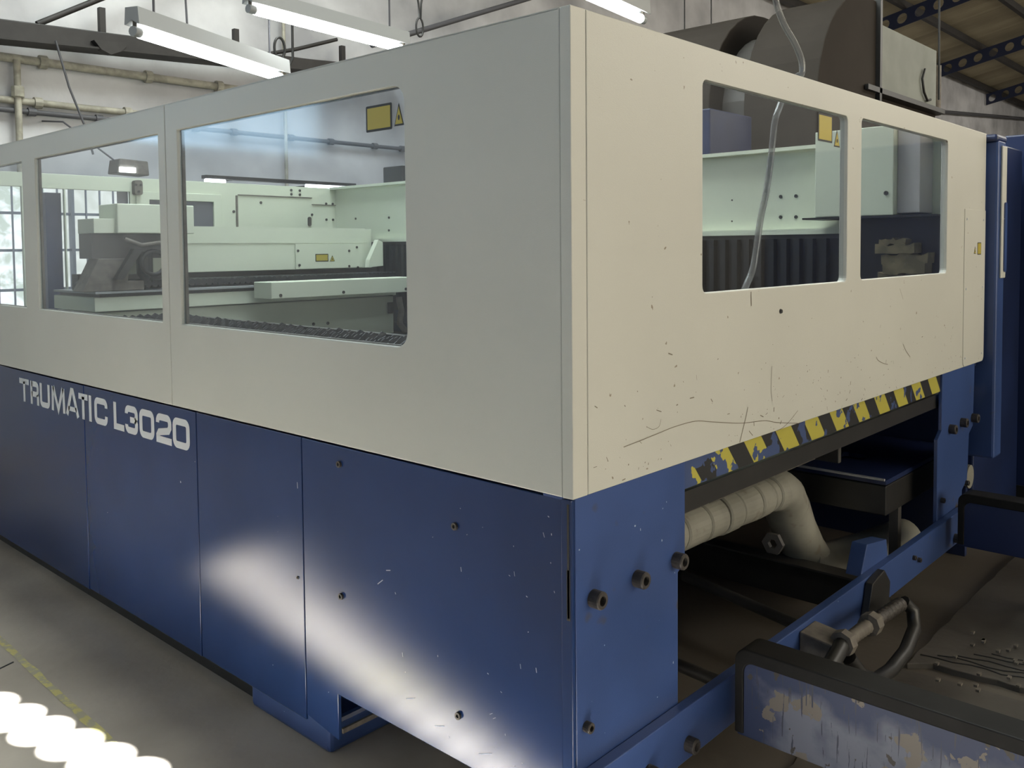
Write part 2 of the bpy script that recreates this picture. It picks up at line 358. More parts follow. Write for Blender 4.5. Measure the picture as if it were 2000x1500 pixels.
def rafter(x):
    """perforated steel rafter under the sloping roof"""
    L = YW-RIDGE; n = int(L/.36); hol = []
    for i in range(n):
        y = RIDGE+.3+i*.36; zc = roofz(y)-.30
        hol.append([(y+.105*math.cos(R(a)), zc-SL*.105*math.cos(R(a))+.105*math.sin(R(a))) for a in range(0, 360, 30)])
    return plate('roof_rafter', NAVY, roof, 'X', x, [(RIDGE, ZR-.47), (YW-.05, roofz(YW-.05)-.47), (YW-.05, roofz(YW-.05)-.13), (RIDGE, ZR-.13)], hol, .03)
for x in (12.4, 17.8, 23.2, 28.7): rafter(x)
for y in (6.62, 5.45, 4.1, 2.7, 1.2, -.4, -2):
    MB().box(XL, XR-.1, y-.05, y+.05, roofz(y)-.13, roofz(y)+.02).build('purlin', TRUSS, roof)
# truss on the far wall: chord beam with posts and bracing
tr = thing('wall_truss', (1, 6.6, 3.2), 'dark brown steel truss chord running across the back wall, high up left', 'beam')
q = MB(); q.prism([(-1.5, 3.20), (.92, 3.225), (3.79, 3.38), (5.0, 3.45), (5.0, 3.58), (3.79, 3.50), (.92, 3.385), (-1.5, 3.33)], 'Y', 6.5, 6.66); q.build('chord', TRUSS, tr, .01)
MB().prism([(-1.5, 3.19), (.92, 3.215), (5.0, 3.44), (5.0, 3.455), (.92, 3.23), (-1.5, 3.205)], 'Y', 6.44, 6.7).build('flange', TRUSS, tr)
MB().prism([(1.60, 3.32), (1.66, 3.25), (1.74, 3.22), (1.83, 3.26), (1.9, 3.34)], 'Y', 6.43, 6.5).build('gusset', TRUSS, tr)
for x, z in ((1.695, 3.42), (2.96, 3.46), (4.21, 3.5)): MB().box(x, x+.05, 6.53, 6.58, z-.02, z+.21).build('post', TRUSS, tr)
MB().tube([(1.20, 6.55, 3.40), (1.686, 6.55, 3.69), (4.0, 6.55, 5.05)], .028, 6).build('brace', TRUSS, tr)
MB().tube([(3.2, 6.6, 3.45), (3.7, 6.6, 3.60), (4.2, 6.6, 3.78)], .022, 6).build('brace', TRUSS, tr)
# wall pipes
def pipe_run(label, z, x0, x1, r, m, joints, y=YW-.06, z1=None):
    o = MB().tube([(x0, y, z), (x1, y, z1 or z)], r, 10).build('wall_pipe', m, None, label=label, cat='pipe')
    for x in joints: MB().lathe((x-.03, y, z+((z1 or z)-z)*(x-x0)/(x1-x0)), (1, 0, 0), [(0, r), (0, r*1.6), (.06, r*1.6), (.06, r)], 10).build('pipe_joint', m, o)
    return o
pipe_run('cream painted conduit high on the back wall, topmost pipe', 3.135, -1.5, 3.4, .035, PIPE_C, (1.3, 2.2, 2.9))
pipe_run('cream painted conduit just above the dark thin pipe on the back wall', 2.79, -1.5, 2.3, .03, PIPE_C, (1.25, 2.0))
pipe_run('thin dark pipe with clamps crossing the back wall, seen through the window too', 2.71, -1.5, 9.5, .022, GREYPIPE, (1.2, 1.75, 2.65, 3.05, 3.7, 4.2, 4.8, 5.2))
o = MB().tube([(3.62, YW-.09, 2.05), (3.62, YW-.09, 4.5)], .018, 8).build('wall_pipe', PIPE_C, None, label='slim vertical conduit on the wall behind the nearest side window', cat='pipe')
o = MB().tube([(1.09, YW-.09, 2.2), (1.09, YW-.09, 3.12)], .028, 8).build('wall_pipe', PIPE_C, None, label='short vertical conduit joining the two cream pipes at far left', cat='pipe')
MB().lathe((1.09, YW-.09, 2.86), (0, 0, 1), [(-.05, .028), (-.04, .05), (.04, .05), (.05, .028)], 8).build('pipe_joint', PIPE_C, o)
o = MB().tube([(4.35, 6.2, 3.68), (7.2, 6.2, 4.8)], .03, 8).build('hanging_pipe', GREYPIPE, None, label='slanting grey pipe crossing high above the machine, behind the middle lamp', cat='pipe')
o = MB().tube([(22, YW-.1, 4.99), (33.5, YW-.1, 6.05-.15)], .05, 8).build('wall_pipe', GREYPIPE, None, label='dark pipe low on the far wall under the roof eave at the right', cat='pipe')
# hanging cables
def cable(label, pts, r=.008, m=CABLE, name='hanging_cable', cat='cable'):
    return MB().tube(pts, r, 6).build(name, m, None, label=label, cat=cat)
cable('thin chain hanging slantwise across the wall at upper left', [(1.29, 6.42, 3.26), (1.383, 6.42, 2.90), (1.496, 6.42, 2.60), (1.56, 6.42, 2.36)], .009, GREYPIPE, 'hanging_chain', 'chain')
cable('thin chain dropping behind the left lamp', [(2.17, 6.0, 4.6), (2.19, 6.0, 3.9), (2.21, 6.0, 3.40)], .009, GREYPIPE, 'hanging_chain', 'chain')
loop = [(2.21+.045*math.cos(R(a)), 4.6, 3.06+.08*math.sin(R(a))) for a in range(-60, 250, 20)]
cable('small looped black cable beside the right end of the left lamp', [(2.33, 4.6, 7.0), (2.326, 4.6, 3.44), (2.324, 4.6, 3.0), (2.27, 4.6, 2.90)]+loop+[(2.17, 4.6, 2.95)], .010)
l2 = [(3.61+.04*math.cos(R(a)), 4.6, 3.46+.08*math.sin(R(a))) for a in range(90, 450, 20)]
cable('knotted dark cable loop hanging to the right of the middle lamp', [(3.4, 4.6, 6.75), (3.57, 4.6, 3.8), (3.60, 4.6, 3.66)]+l2+[(3.63, 4.6, 3.66), (3.66, 4.6, 3.8), (3.9, 4.6, 6.75)], .009)
cable('dark drop cable left of the pair beside the brown hood', [(7.55, 4.4, 6.8), (7.56, 4.4, 3.7)], .009)
cable('dark drop cable nearest the brown hood', [(8.15, 4.4, 6.8), (8.17, 4.4, 3.7)], .009)
# floodlight beyond the far end of the machine
f = thing('floodlight', (1.75, 6.2, 2.17), 'boxy floodlight glowing beyond the far end wall, seen through the second side window', 'lamp')
MB().prism([(1.62, 2.19), (1.89, 2.18), (1.88, 2.30), (1.64, 2.31)], 'Y', 6.1, 6.3).build('housing', DUSTY, f, .01)
MB().box(1.635, 1.765, 6.085, 6.098, 2.198, 2.238).build('lamp_tube', TUBE, f)
MB().tube([(1.64, 6.2, 2.3), (1.3, 6.35, 2.6), (1.3, 6.79, 2.65)], .008, 6).build('bracket', GREYPIPE, f)
f = thing('strip_light', (3.1, 5.9, 2.15), 'long thin strip light hung just over the far end wall', 'lamp')
MB().box(2.27, 3.86, 5.86, 5.94, 2.165, 2.195).build('housing', BLACKM, f)
for x in (2.6, 3.6): MB().tube([(x, 5.9, 2.18), (x, 6.79, 2.18)], .012, 6).build('wall_arm', BLACKM, f)
for x0, x1 in ((2.28, 2.47), (3.3, 3.79)): MB().tube([(x0, 5.9, 2.148), (x1, 5.9, 2.148)], .014, 8).build('lamp_tube', TUBE, f)

# ============================================================ LASER CUTTING MACHINE
W3 = 3.264; L5 = 5.33; ZB = .958; ZT = 2.088
M = thing('laser_cutting_machine', (1.6, 2.6, FZ), 'large laser cutting machine with cream windowed cabin on a blue base', 'machine')
def sticker(parent, plane, at, a0, a1, b0, b1, tri, flip=1):
    """yellow label with black frame, and a triangle warning label (tri = centre a, bottom b, half width, height)"""
    s = plate('warning_label', BLK, parent, plane, at, rrect(a0, a1, b0, b1, .004), th=-.0008)
    m_ = (a1-a0)*.05+.001
    plate('label_face', YEL2, s, plane, at-.0008, rrect(min(a0, a1)+abs(m_), max(a0, a1)-abs(m_), b0+abs(m_), b1-abs(m_)), th=-.0006)
    ca, b, hw, h = tri
    s2 = plate('warning_triangle', BLK, parent, plane, at, [(ca-hw, b), (ca+hw, b), (ca, b+h)], th=-.0008)
    plate('label_face', YEL2, s2, plane, at-.0008, [(ca-hw*.78, b+h*.08), (ca+hw*.78, b+h*.08), (ca, b+h*.84)], th=-.0006)
    plate('symbol', BLK, s2, plane, at-.0014, [(ca+hw*.2*math.cos(R(t)), b+h*.36+h*.12*math.sin(R(t))) for t in range(0, 360, 30)], th=-.0005)
# --- near long side: two cream panels
WZ0, WZ1 = 1.271, 1.985
win_side = [(.577, 1.855), (2.005, 3.262), (3.43, 4.70)]
pA = plate('side_panel', CREAM_SIDE, M, 'X', 0., [(.0305, ZB), (1.945, ZB), (1.945, ZT), (.0305, ZT)], [rrect(.577, 1.855, WZ0, WZ1, .045, 6, (1, 0, 0, 1))], .03, .003)
pB = plate('side_panel', CREAM_SIDE, M, 'X', .0, [(1.948, ZB), (L5, ZB), (L5, ZT), (1.948, ZT)], [rrect(2.005, 3.262, WZ0, WZ1), rrect(3.43, 4.70, WZ0, WZ1)], .03, .003)
for (a, b), p in zip(win_side, (pA, pB, pB)):
    g = plate('window_pane', PANE, p, 'X', .010, rrect(a+.002, b-.002, WZ0+.002, WZ1-.002, .045, 6, (1, 0, 0, 1) if p is pA else (0, 0, 0, 0)), th=.004)
    plate('window_seal', DUSTY, p, 'X', .016, rrect(a-.01, b+.01, WZ0-.01, WZ1+.01), [rrect(a+.008, b-.006, WZ0+.003, WZ1-.003)], .012)
sticker(pA, 'X', .0095, .638, .752, 1.872, 1.945, (.608, 1.878, .020, .062))
MB().box(0, .05, .03, L5, ZT-.004, ZT).build('top_flange', CREAM_SIDE, M)
# --- near short end: corner strip and end panel
MB().box(0, .0555, -.002, .030, ZB, ZT).build('corner_strip', CREAM, M, .002)
wE = [(.573, 1.559, 1.412, 1.998), (1.685, 2.673, 1.413, 2.005)]
pE = plate('end_panel', CREAM, M, 'Y', -.002, [(.058, ZB), (W3-.04, ZB), (W3-.012, ZB+.008), (W3, ZB+.03), (W3, ZT), (.058, ZT)], [rrect(*w, .02, 4) for w in wE], .03, .003)
for w in wE:
    plate('window_pane', PANE_D, pE, 'Y', .010, rrect(w[0]+.002, w[1]-.002, w[2]+.002, w[3]-.002, .02, 4), th=.004)
sticker(pE, 'Y', .0095, 1.335, 1.45, 1.895, 1.99, (1.49, 1.885, .025, .06))
hc = plate('hatch_cover', CREAM, pE, 'Y', -.0045, rrect(2.925, W3-.002, ZB+.002, 1.708, .03, 5, (1, 1, 0, 0)), th=.002, bevel=.001)
sticker(pE, 'Y', -.0045, 3.13, 3.19, 1.49, 1.55, (3.09, 1.495, .016, .035))
def dot(name, m, parent, plane, at, a, b, r, th=-.003):
    ax = (1, 0, 0) if plane == 'X' else (0, 1, 0); c = (at, a, b) if plane == 'X' else (a, at, b)
    return MB().lathe(c, ax, [(0, r), (th, r), (th, r*.5), (th*.4, r*.45), (th*.4, .0004)], 12).build(name, m, parent)
for a, b in ((2.955, 1.66), (2.955, 1.33), (2.955, 1.0), (3.225, 1.66), (3.225, 1.33), (3.225, 1.0)): dot('screw', STEEL, pE, 'Y', -.0045, a, b, .006, -.002)
# scratches: thin dark ribbons lying on the end panel
def ribbon(mb, pts, w, y=-.0028):
    for (x0, z0), (x1, z1) in zip(pts[:-1], pts[1:]):
        dx, dz = x1-x0, z1-z0; l = math.hypot(dx, dz) or 1; nx, nz = -dz/l*w, dx/l*w
        mb.add([(x0-nx, y, z0-nz), (x1-nx, y, z1-nz), (x1+nx, y, z1+nz), (x0+nx, y, z0+nz)], [(0, 1, 2, 3)])
SCR = mat('scratch_mark', (.17, .145, .10), .6)
sm = MB()
def px_curve(P):  # smooth a coarse curve
    out = []
    for i in range(len(P)-1):
        a = P[max(i-1, 0)]; b = P[i]; c = P[i+1]; d = P[min(i+2, len(P)-1)]
        for k in range(6):
            t = k/6; out.append(tuple(.5*((2*b[j])+(-a[j]+c[j])*t+(2*a[j]-5*b[j]+4*c[j]-d[j])*t*t+(-a[j]+3*b[j]-3*c[j]+d[j])*t**3) for j in (0, 1)))
    return out+[P[-1]]
SCRATCH = [([(0.198, 1.048), (0.282, 1.053), (0.355, 1.058), (0.432, 1.063), (0.535, 1.062), (0.627, 1.046), (0.788, 1.018), (0.937, 1.003), (1.024, 0.984), (1.169, 0.96)], 0.0011), ([(0.985, 1.167), (0.982, 1.126), (0.98, 1.093), (0.988, 1.057)], 0.0008), ([(0.782, 0.961), (0.802, 0.999), (0.821, 1.035), (0.831, 1.06)], 0.0012), ([(1.169, 1.002), (1.114, 0.978), (1.061, 0.962), (1.017, 0.959)], 0.0009), ([(0.399, 1.262), (0.419, 1.256)], 0.0015), ([(0.505, 1.129), (0.527, 1.129)], 0.0015), ([(0.343, 1.12), (0.366, 1.112)], 0.0011), ([(0.909, 1.024), (0.93, 1.016)], 0.0013), ([(0.838, 0.987), (0.862, 0.969)], 0.0012), ([(0.848, 1.405), (0.85, 1.362)], 0.0022), ([(2.132, 1.138), (2.166, 1.108), (2.217, 1.077)], 0.0014), ([(1.845, 1.113), (1.865, 1.098), (1.915, 1.082), (1.965, 1.072)], 0.0012), ([(2.087, 1.366), (2.126, 1.321)], 0.0009), ([(0.082, 1.166), (0.093, 1.16)], 0.0012), ([(0.297, 1.084), (0.326, 1.072), (0.355, 1.075), (0.364, 1.093)], 0.0006)]
for pts, w in SCRATCH:
    ribbon(sm, px_curve(pts) if len(pts) > 2 else pts, w)
for i in range(150):
    x = random.uniform(.08, 3.1); z = ZB+abs(random.gauss(0, .11))+.008
    if z > 1.38: continue
    a = random.uniform(0, 6.28); l = random.choice((.002, .003, .004, .006, .014)); ribbon(sm, [(x, z), (x+l*math.cos(a), z+l*math.sin(a))], random.uniform(.0006, .0018))
sm.build('scratch_mark', SCR, pE, kind='stuff')
MB().lathe((1.041, -.002, 1.335), (0, 1, 0), [(0, .008), (-.006, .006), (-.006, .0005)], 8).build('dark_chip', BLK, pE)
MB().box(.05, W3, .028, .06, ZT-.004, ZT).build('top_flange', CREAM, M)
# --- far short end (inside pale green) with openings and windows
fe = plate('far_end_wall', MINT, M, 'Y', 5.30, [(.032, .93), (3.262, .93), (3.262, ZT), (.032, ZT)],
           [rrect(.12, .62, 1.15, 1.99), rrect(.70, .895, 1.14, 1.985), rrect(.905, 1.36, 1.19, 1.985), rrect(1.50, 2.02, 1.5, 1.93)], .03, .003)
MB().box(.79, .895, 5.36, 5.42, 1.1, 1.96).build('cover_strip', BLUE_DK, fe)
MB().box(1.28, 1.36, 5.335, 5.34, 1.78, 1.985).build('vent_panel', TINTED, fe)
plate('window_frame', MINT, fe, 'Y', 5.285, rrect(1.40, 2.09, 1.45, 1.99), [rrect(1.50, 2.02, 1.5, 1.93)], .015, .004)
plate('window_pane', TINTED, fe, 'Y', 5.302, rrect(1.50, 2.02, 1.5, 1.93), th=.004)
MB().box(2.22, 2.235, 5.29, 5.30, 1.45, 1.99).build('seam', DUSTY, fe)
MB().box(2.24, 2.95, 5.292, 5.30, 1.992, 2.0).build('seam', DUSTY, fe)
MB().box(2.95, 3.2, 5.292, 5.30, 1.935, 1.942).build('seam', DUSTY, fe)
for a, b in ((2.745, 2.055), (2.83, 2.055), (2.745, 2.02), (2.83, 2.02), (3.1, 1.95), (3.17, 1.95), (3.1, 1.81), (3.17, 1.81), (2.45, 1.94), (2.2, 1.86), (2.95, 1.85)): dot('screw', DKGREY, fe, 'Y', 5.30, a, b, .011, -.006)
MB().prism(rrect(2.905, 2.935, 1.75, 1.83, .015), 'Y', 5.285, 5.30).build('latch', DKGREY, fe)
q = thing  # (keeps the helper name short below)
cam_ = MB().prism(rrect(1.375, 1.435, 1.96, 2.07, .02), 'Y', 5.25, 5.30).build('camera_bracket', DUSTY, fe)
for x, z in ((1.383, 2.035), (1.422, 2.035), (1.403, 1.985)): MB().lathe((x, 5.25, z), (0, 1, 0), [(0, .009), (-.006, .009), (-.006, .0005)], 8).build('knob', BLACKM, cam_)
# --- far long side beam (pale green) with flange, black bellows below
sw = MB().box(3.2, 3.25, .12, 5.30, 1.635, 2.075).build('far_side_beam', MINT, M)
MB().box(3.14, 3.26, .12, 5.30, 2.075, 2.095).build('top_flange', MINT, sw)
MB().box(3.14, 3.26, .12, 4.75, 1.605, 1.635).build('lower_flange', MINT, sw)
MB().box(3.16, 3.26, .10, 4.75, 1.575, 1.605).build('flange_shadow_strip', DKGREY, sw)  # dark grey strip painted as the shade under the lower flange
for a, b in ((1.053, 1.823), (.961, 1.822), (1.053, 1.706), (.96, 1.704), (.725, 1.808), (4.553, 1.808), (4.556, 1.701), (5.006, 1.812), (5.1, 1.7)): dot('screw', DKGREY, sw, 'X', 3.2, a, b, .010, -.005)
for a, b in ((1.362, 1.816), (1.362, 1.691)): dot('screw', DKGREY, sw, 'X', 3.2, a, b, .005, -.004)
be = MB(); nb = 118
for i in range(nb):
    y = .2+i*.038; be.box(3.08+(.035 if i % 2 else 0), 3.24, y, y+.034, 1.05, 1.58)
be.build('bellows', RUBBER, M, kind=None)
MB().box(3.245, 3.262, .03, 5.3, .93, 1.64).build('far_side_sheet', BLUE_DK, M)
# dark end wall inside right part
MB().box(2.7, 3.24, 4.76, 4.80, 1.2, 1.62).build('end_buffer', BLACKM, M)
# --- drive cover box at the near right end
bx = MB().box(2.95, 3.19, .335, .74, 1.69, 2.135).build('drive_cover', MINT, M, .004)
MB().box(3.0, 3.19, .225, .334, 1.70, 2.12).build('side_cover', mat('pale_lilac_cover', (.50, .47, .46), .5), bx, .003)
dot('screw', DKGREY, bx, 'X', 2.95, .37, 1.80, .011, -.006)
MB().box(2.93, 3.19, .12, .80, 1.678, 1.688).build('support_plate', BLACKM, bx)
MB().box(3.03, 3.16, .11, .60, 1.05, 1.677).build('dark_filler', BLACKM, bx)  # black box added to keep the space under the cover dark
MB().box(3.26, 3.4, 4.45, 4.70, 2.10, 2.24).build('motor_block', BLACKM, sw, .01)
# --- bed floor, pale low wall, bar
MB().box(.03, 3.2, .03, 5.3, .80, .86).build('bed_floor', BLACKM, M)
lw = MB().box(.655, 3.02, 4.3, 4.9, .87, 1.165).build('bed_ledge', MINT, M)
MB().box(.66, 3.02, 4.26, 4.9, 1.175, 1.262).build('ledge_cover', MINT, lw, .004)
MB().box(.70, 3.02, 4.28, 4.9, 1.262, 1.285).build('guide_rail', BLACKM, lw)
MB().box(.66, 3.02, 4.24, 4.9, 1.285, 1.297).build('ledge_top', LAMP_W, lw)
for a, b in ((2.384, .99), (2.256, .992)): dot('screw', DKGREY, lw, 'Y', 4.3, a, b, .012, -.006)
MB().box(2.95, 3.0, 4.26, 4.29, 1.03, 1.12).build('sensor', BLACKM, lw, .005)
MB().tube([(3.03, 4.24, 1.16), (3.04, 4.22, 1.05), (3.02, 4.22, .95), (3.08, 4.22, .88)], .025, 8).build('hose', DUSTY, lw)
br = MB().box(1.72, 3.0, 4.0, 4.22, 1.212, 1.325).build('cross_cover', MINT, M, .004)
for x in (1.79, 2.313, 2.9): dot('screw', DKGREY, br, 'Y', 4.0, x, 1.235, .011, -.006)
# black energy chain between bed and gantry
ec = MB()
for i in range(58):
    x = .7+i*.042; ec.tube([(x, 4.34, 1.335), (x, 4.60, 1.335)], .024, 8)
ec.build('cable_chain', RUBBER, M)
MB().box(.7, 3.1, 4.60, 4.7, 1.29, 1.40).build('cable_tray', DKGREY, M)
# --- gantry beam and cutting head
gb = MB().box(.97, 2.97, 4.5, 4.85, 1.395, 1.708).build('gantry_beam', MINT, M, .004)
plate('beam_cover', MINT, gb, 'Y', 4.494, rrect(.97, 2.90, 1.595, 1.712), th=.006)
plate('access_cover', MINT, gb, 'Y', 4.488, rrect(2.24, 2.87, 1.40, 1.59), th=.008, bevel=.002)
plate('beam_end_bracket', MINT, gb, 'Y', 4.40, [(2.86, 1.40), (3.005, 1.41), (3.005, 1.60), (2.96, 1.62), (2.87, 1.46)], th=.05)
sticker(gb, 'Y', 4.4875, 2.415, 2.535, 1.452, 1.512, (2.572, 1.452, .024, .048))
for a, b in ((2.26, 1.537), (2.27, 1.428), (2.734, 1.533), (2.732, 1.411), (2.81, 1.561), (2.817, 1.40)): dot('screw', DKGREY, gb, 'Y', 4.488, a, b, .010, -.005)
hd = MB().box(.90, 1.40, 4.22, 4.49, 1.655, 1.838).build('cutting_head', MINT, gb, .006)
MB().box(.77, .905, 4.25, 4.49, 1.655, 1.745).build('head_end_cover', MINT, hd, .003)
MB().box(.775, 1.26, 4.30, 4.49, 1.50, 1.654).build('head_recess', DKGREY, hd)
MB().prism([(.70, 1.30), (1.08, 1.30), (1.08, 1.36), (.98, 1.36), (1.0, 1.5), (.80, 1.5)], 'Y', 4.27, 4.42).build('suction_cone', DUSTY, hd, .004)
MB().prism([(.88, 1.37), (.93, 1.37), (1.06, 1.56), (1.0, 1.56)], 'Y', 4.22, 4.27).build('bracket_arm', BLACKM, hd)
MB().lathe((1.10, 4.3, 1.34), (0, 0, 1), [(0, .01), (.03, .03), (.06, .05), (.2, .05), (.2, .001)], 14).build('nozzle', BLACKM, hd)
MB().tube([(1.13+.075*math.cos(R(a)), 4.24, 1.47+.075*math.sin(R(a))) for a in range(0, 361, 20)], .014, 6).build('cable_loop', BLACKM, hd)
MB().tube([(.95, 4.24, 1.62), (1.05, 4.22, 1.58), (1.18, 4.22, 1.60), (1.25, 4.24, 1.53)], .015, 6).build('hose', DUSTY, hd)
MB().box(1.34, 1.38, 4.34, 4.44, 1.62, 1.69).build('sensor', BLACKM, hd, .003)
MB().tube([(1.38, 4.38, 1.66), (1.41, 4.38, 1.62), (1.38, 4.38, 1.57), (1.37, 4.38, 1.54), (1.40, 4.38, 1.53)], .018, 8).build('valve', BLACKM, hd)
MB().box(1.34, 1.41, 4.34, 4.42, 1.52, 1.532).build('nozzle_plate', DUSTY, hd)

for o_ in [hd]+[c_ for c_ in bpy.data.objects if c_.parent == hd]:
    if o_ is hd: o_.location.x -= .105
# --- blue base: near long side skirt panels
XS = .014
def skirt(y0, y1, z0, z1, tilt=0., pts=None, x=XS):
    o = plate('skirt_panel', BLUE_SKIRT, M, 'X', x, pts or [(y0, z0), (y1, z0), (y1, z1), (y0, z1)], th=.012, bevel=.002)
    return o
sD = skirt(0, 0, 0, 0, pts=[(.045, .172), (.944, .172), (.944, .027), (1.112, .050), (1.112, .947), (.045, .947)])
sC = skirt(1.118, 1.79, .030, .947)
sB = skirt(1.797, 2.805, .028, .947)
sA = skirt(2.812, L5, .022, .947)
rc = plate('replacement_sheet', BLUE_SKIRT, sC, 'X', XS-.004, [(1.12, .045), (1.79, .026), (1.79, .235), (1.12, .235)], th=.003, bevel=.001) if False else None
for a, b in ((.914, .894), (.916, .488), (.409, .809), (.404, .299)): dot('screw', RUST, sD, 'X', XS, a, b, .010, -.007)
dot('screw', RUST, sC, 'X', XS, 1.149, .488, .005, -.003)
MB().box(.03, .05, .05, 5.2, .86, .955).build('painted_shadow_strip', BLACKM, M)  # black strip standing in for the shadow line under the cream panels
MB().box(.055, .075, 1.47, L5, FZ, .10).build('gap_shadow_board', BLACKM, M)  # black board put in as the shadow of the gap above the floor
MB().box(.03, .04, .04, L5, .20, .955).build('inner_skirt', BLUE_DK, M)
MB().box(XS+.012, .34, .938, .946, .045, .06).build('panel_gusset', DUSTY, sD)
MB().box(.0, .013, .004, .036, -.02, .955).build('edge_channel', BLUE_SKIRT, M, .003)
MB().box(-.001, .003, .010, .016, .675, .945).build('slot', BLK, M)
MB().box(-.001, .003, .008, .018, .67, .79).build('slot', BLK, M)
sk = MB()
def rib_x(mb, y, z, l, a, w):
    dy, dz = math.cos(a)*l, math.sin(a)*l; ny, nz = -math.sin(a)*w, math.cos(a)*w
    mb.add([(XS-.0008, y-ny, z-nz), (XS-.0008, y+dy-ny, z+dz-nz), (XS-.0008, y+dy+ny, z+dz+nz), (XS-.0008, y+ny, z+nz)], [(0, 1, 2, 3)])
for i in range(26):
    y = .05+abs(random.gauss(0, .28)); z = random.uniform(.2, .93)
    if y < 1.1: rib_x(sk, y, z, random.choice((.003, .005, .012)), random.choice((1.4, 1.2, .4, 2.6)), random.uniform(.0005, .0011))
for y, z, l, a in ((.74, .57, .03, 2.5), (.70, .62, .02, 2.9), (.62, .27, .04, 2.75), (.50, .235, .04, 2.8), (.33, .222, .05, 2.75), (1.14, .78, .02, 1.5)): rib_x(sk, y, z, l, a, .0012)
sk.build('scratch_mark', mat('pale_scratch', (.26, .31, .42), .5), sD, kind='stuff')
# feet
ft = MB().prism([(.02, FZ), (.05, FZ), (.30, FZ), (.30, .06), (.02, .06)], 'Y', 1.0, 1.465).build('machine_foot', BLUE, M, .015)
MB().box(.06, .3, 4.0, 4.4, FZ, .06).build('machine_foot', BLUE_DK, M, .01)
# lettering on the skirt
ST = .027
def stroke(mb, pts, w=ST, closed=False):
    """thick mitred line in (a,b) -> built in the plane of the skirt, a grows to the right of the viewer (-Y)"""
    P = [Vector(p) for p in pts]; n = len(P); Lp = []; Rp = []
    for i in range(n):
        d0 = (P[i]-P[i-1]).normalized() if (i > 0 or closed) else None
        d1 = (P[(i+1) % n]-P[i]).normalized() if (i < n-1 or closed) else None
        if d0 is None: d0 = d1
        if d1 is None: d1 = d0
        n0 = Vector((-d0.y, d0.x)); n1 = Vector((-d1.y, d1.x)); mm = (n0+n1); mm = mm/max(mm.length_squared/2, .5) if mm.length > .01 else n0
        Lp.append(P[i]+mm*w/2); Rp.append(P[i]-mm*w/2)
    k = n if closed else n-1
    for i in range(k):
        j = (i+1) % n
        mb.add([(XS-.001, -v.x, v.y) for v in (Lp[i], Lp[j], Rp[j], Rp[i])], [(0, 1, 2, 3)])
def arc(cx, cy, rx_, ry_, a0, a1, n=5): return [(cx+rx_*math.cos(R(a0+(a1-a0)*i/n)), cy+ry_*math.sin(R(a0+(a1-a0)*i/n))) for i in range(n+1)]
def glyph(ch, yl, yr, z0=.794, z1=.910):
    """one letter between Y = yl (left edge) and yr (right edge)"""
    mb = MB(); h = ST/2; a0, a1 = -yl+h, -yr-h; b0, b1 = z0+h, z1-h; r = .02; c = (a0+a1)/2; bm_ = (b0+b1)/2
    if ch == 'T': stroke(mb, [(a0-h, b1), (a1+h, b1)]); stroke(mb, [(c, b1), (c, z0)])
    elif ch == 'R':
        stroke(mb, [(a0, z0), (a0, z1)]); stroke(mb, [(a0, b1)]+arc(a1-r, b1-r, r, r, 90, 0)+arc(a1-r, bm_+r-.006, r, r, 0, -90)+[(a0, bm_-.006)]); stroke(mb, [(a1-.008, bm_-.006), (a1, bm_-.02), (a1, z0)])
    elif ch == 'U': stroke(mb, [(a0, z1)]+arc(a0+r, b0+r, r, r, 180, 270)+arc(a1-r, b0+r, r, r, 270, 360)+[(a1, z1)])
    elif ch == 'M': stroke(mb, [(a0, z0), (a0+.006, z1)]); stroke(mb, [(a0+.012, z1), (c, z0+.01), (a1-.012, z1)], ST*.95); stroke(mb, [(a1-.006, z1), (a1, z0)])
    elif ch == 'A': stroke(mb, [(a0-.004, z0), (c-.008, z1), (c+.008, z1), (a1+.004, z0)]); stroke(mb, [(a0+.012, z0+.032), (a1-.012, z0+.032)], ST*.8)
    elif ch == 'I': stroke(mb, [(c, z0), (c, z1)])
    elif ch == 'C': stroke(mb, [(a1, b1-.026)]+arc(a1-r, b1-r, r, r, 0, 90)+arc(a0+r, b1-r, r, r, 90, 180)+arc(a0+r, b0+r, r, r, 180, 270)+arc(a1-r, b0+r, r, r, 270, 360)+[(a1, b0+.028)])
    elif ch == 'L': stroke(mb, [(a0, z1), (a0, b0), (a1+h, b0)])
    elif ch == '3':
        stroke(mb, [(a0, b1-.022)]+arc(a0+r, b1-r, r, r, 180, 90)+arc(a1-r, b1-r, r, r, 90, 0)+[(a1, bm_+.014), (a1-.010, bm_)])
        stroke(mb, [(a1-.010, bm_), (a1, bm_-.014)]+arc(a1-r, b0+r, r, r, 0, -90)+arc(a0+r, b0+r, r, r, 270, 180)+[(a0, b0+.022)])
        stroke(mb, [(c-.012, bm_), (a1-.004, bm_)], ST*.9)
    elif ch == '0': stroke(mb, arc(a0+r, b0+r, r, r, 180, 270)+arc(a1-r, b0+r, r, r, 270, 360)+arc(a1-r, b1-r, r, r, 0, 90)+arc(a0+r, b1-r, r, r, 90, 180), closed=True)
    elif ch == '2': stroke(mb, [(a0, b1-.024)]+arc(a0+r, b1-r, r, r, 180, 90)+arc(a1-r, b1-r, r, r, 90, 0)+[(a1, bm_+.01), (a1-.012, bm_-.004), (a0+.012, bm_-.016), (a0, bm_-.03), (a0, b0), (a1+h, b0)])
    return mb
for ch, yl, yr in (('T', 3.605, 3.475), ('R', 3.455, 3.345), ('U', 3.33, 3.205), ('M', 3.185, 3.02), ('A', 3.01, 2.865), ('T', 2.865, 2.765), ('I', 2.755, 2.725), ('C', 2.695, 2.56)):
    glyph(ch, yl, yr).build('letter', WHITE_P, sA if yl > 2.81 else sB)
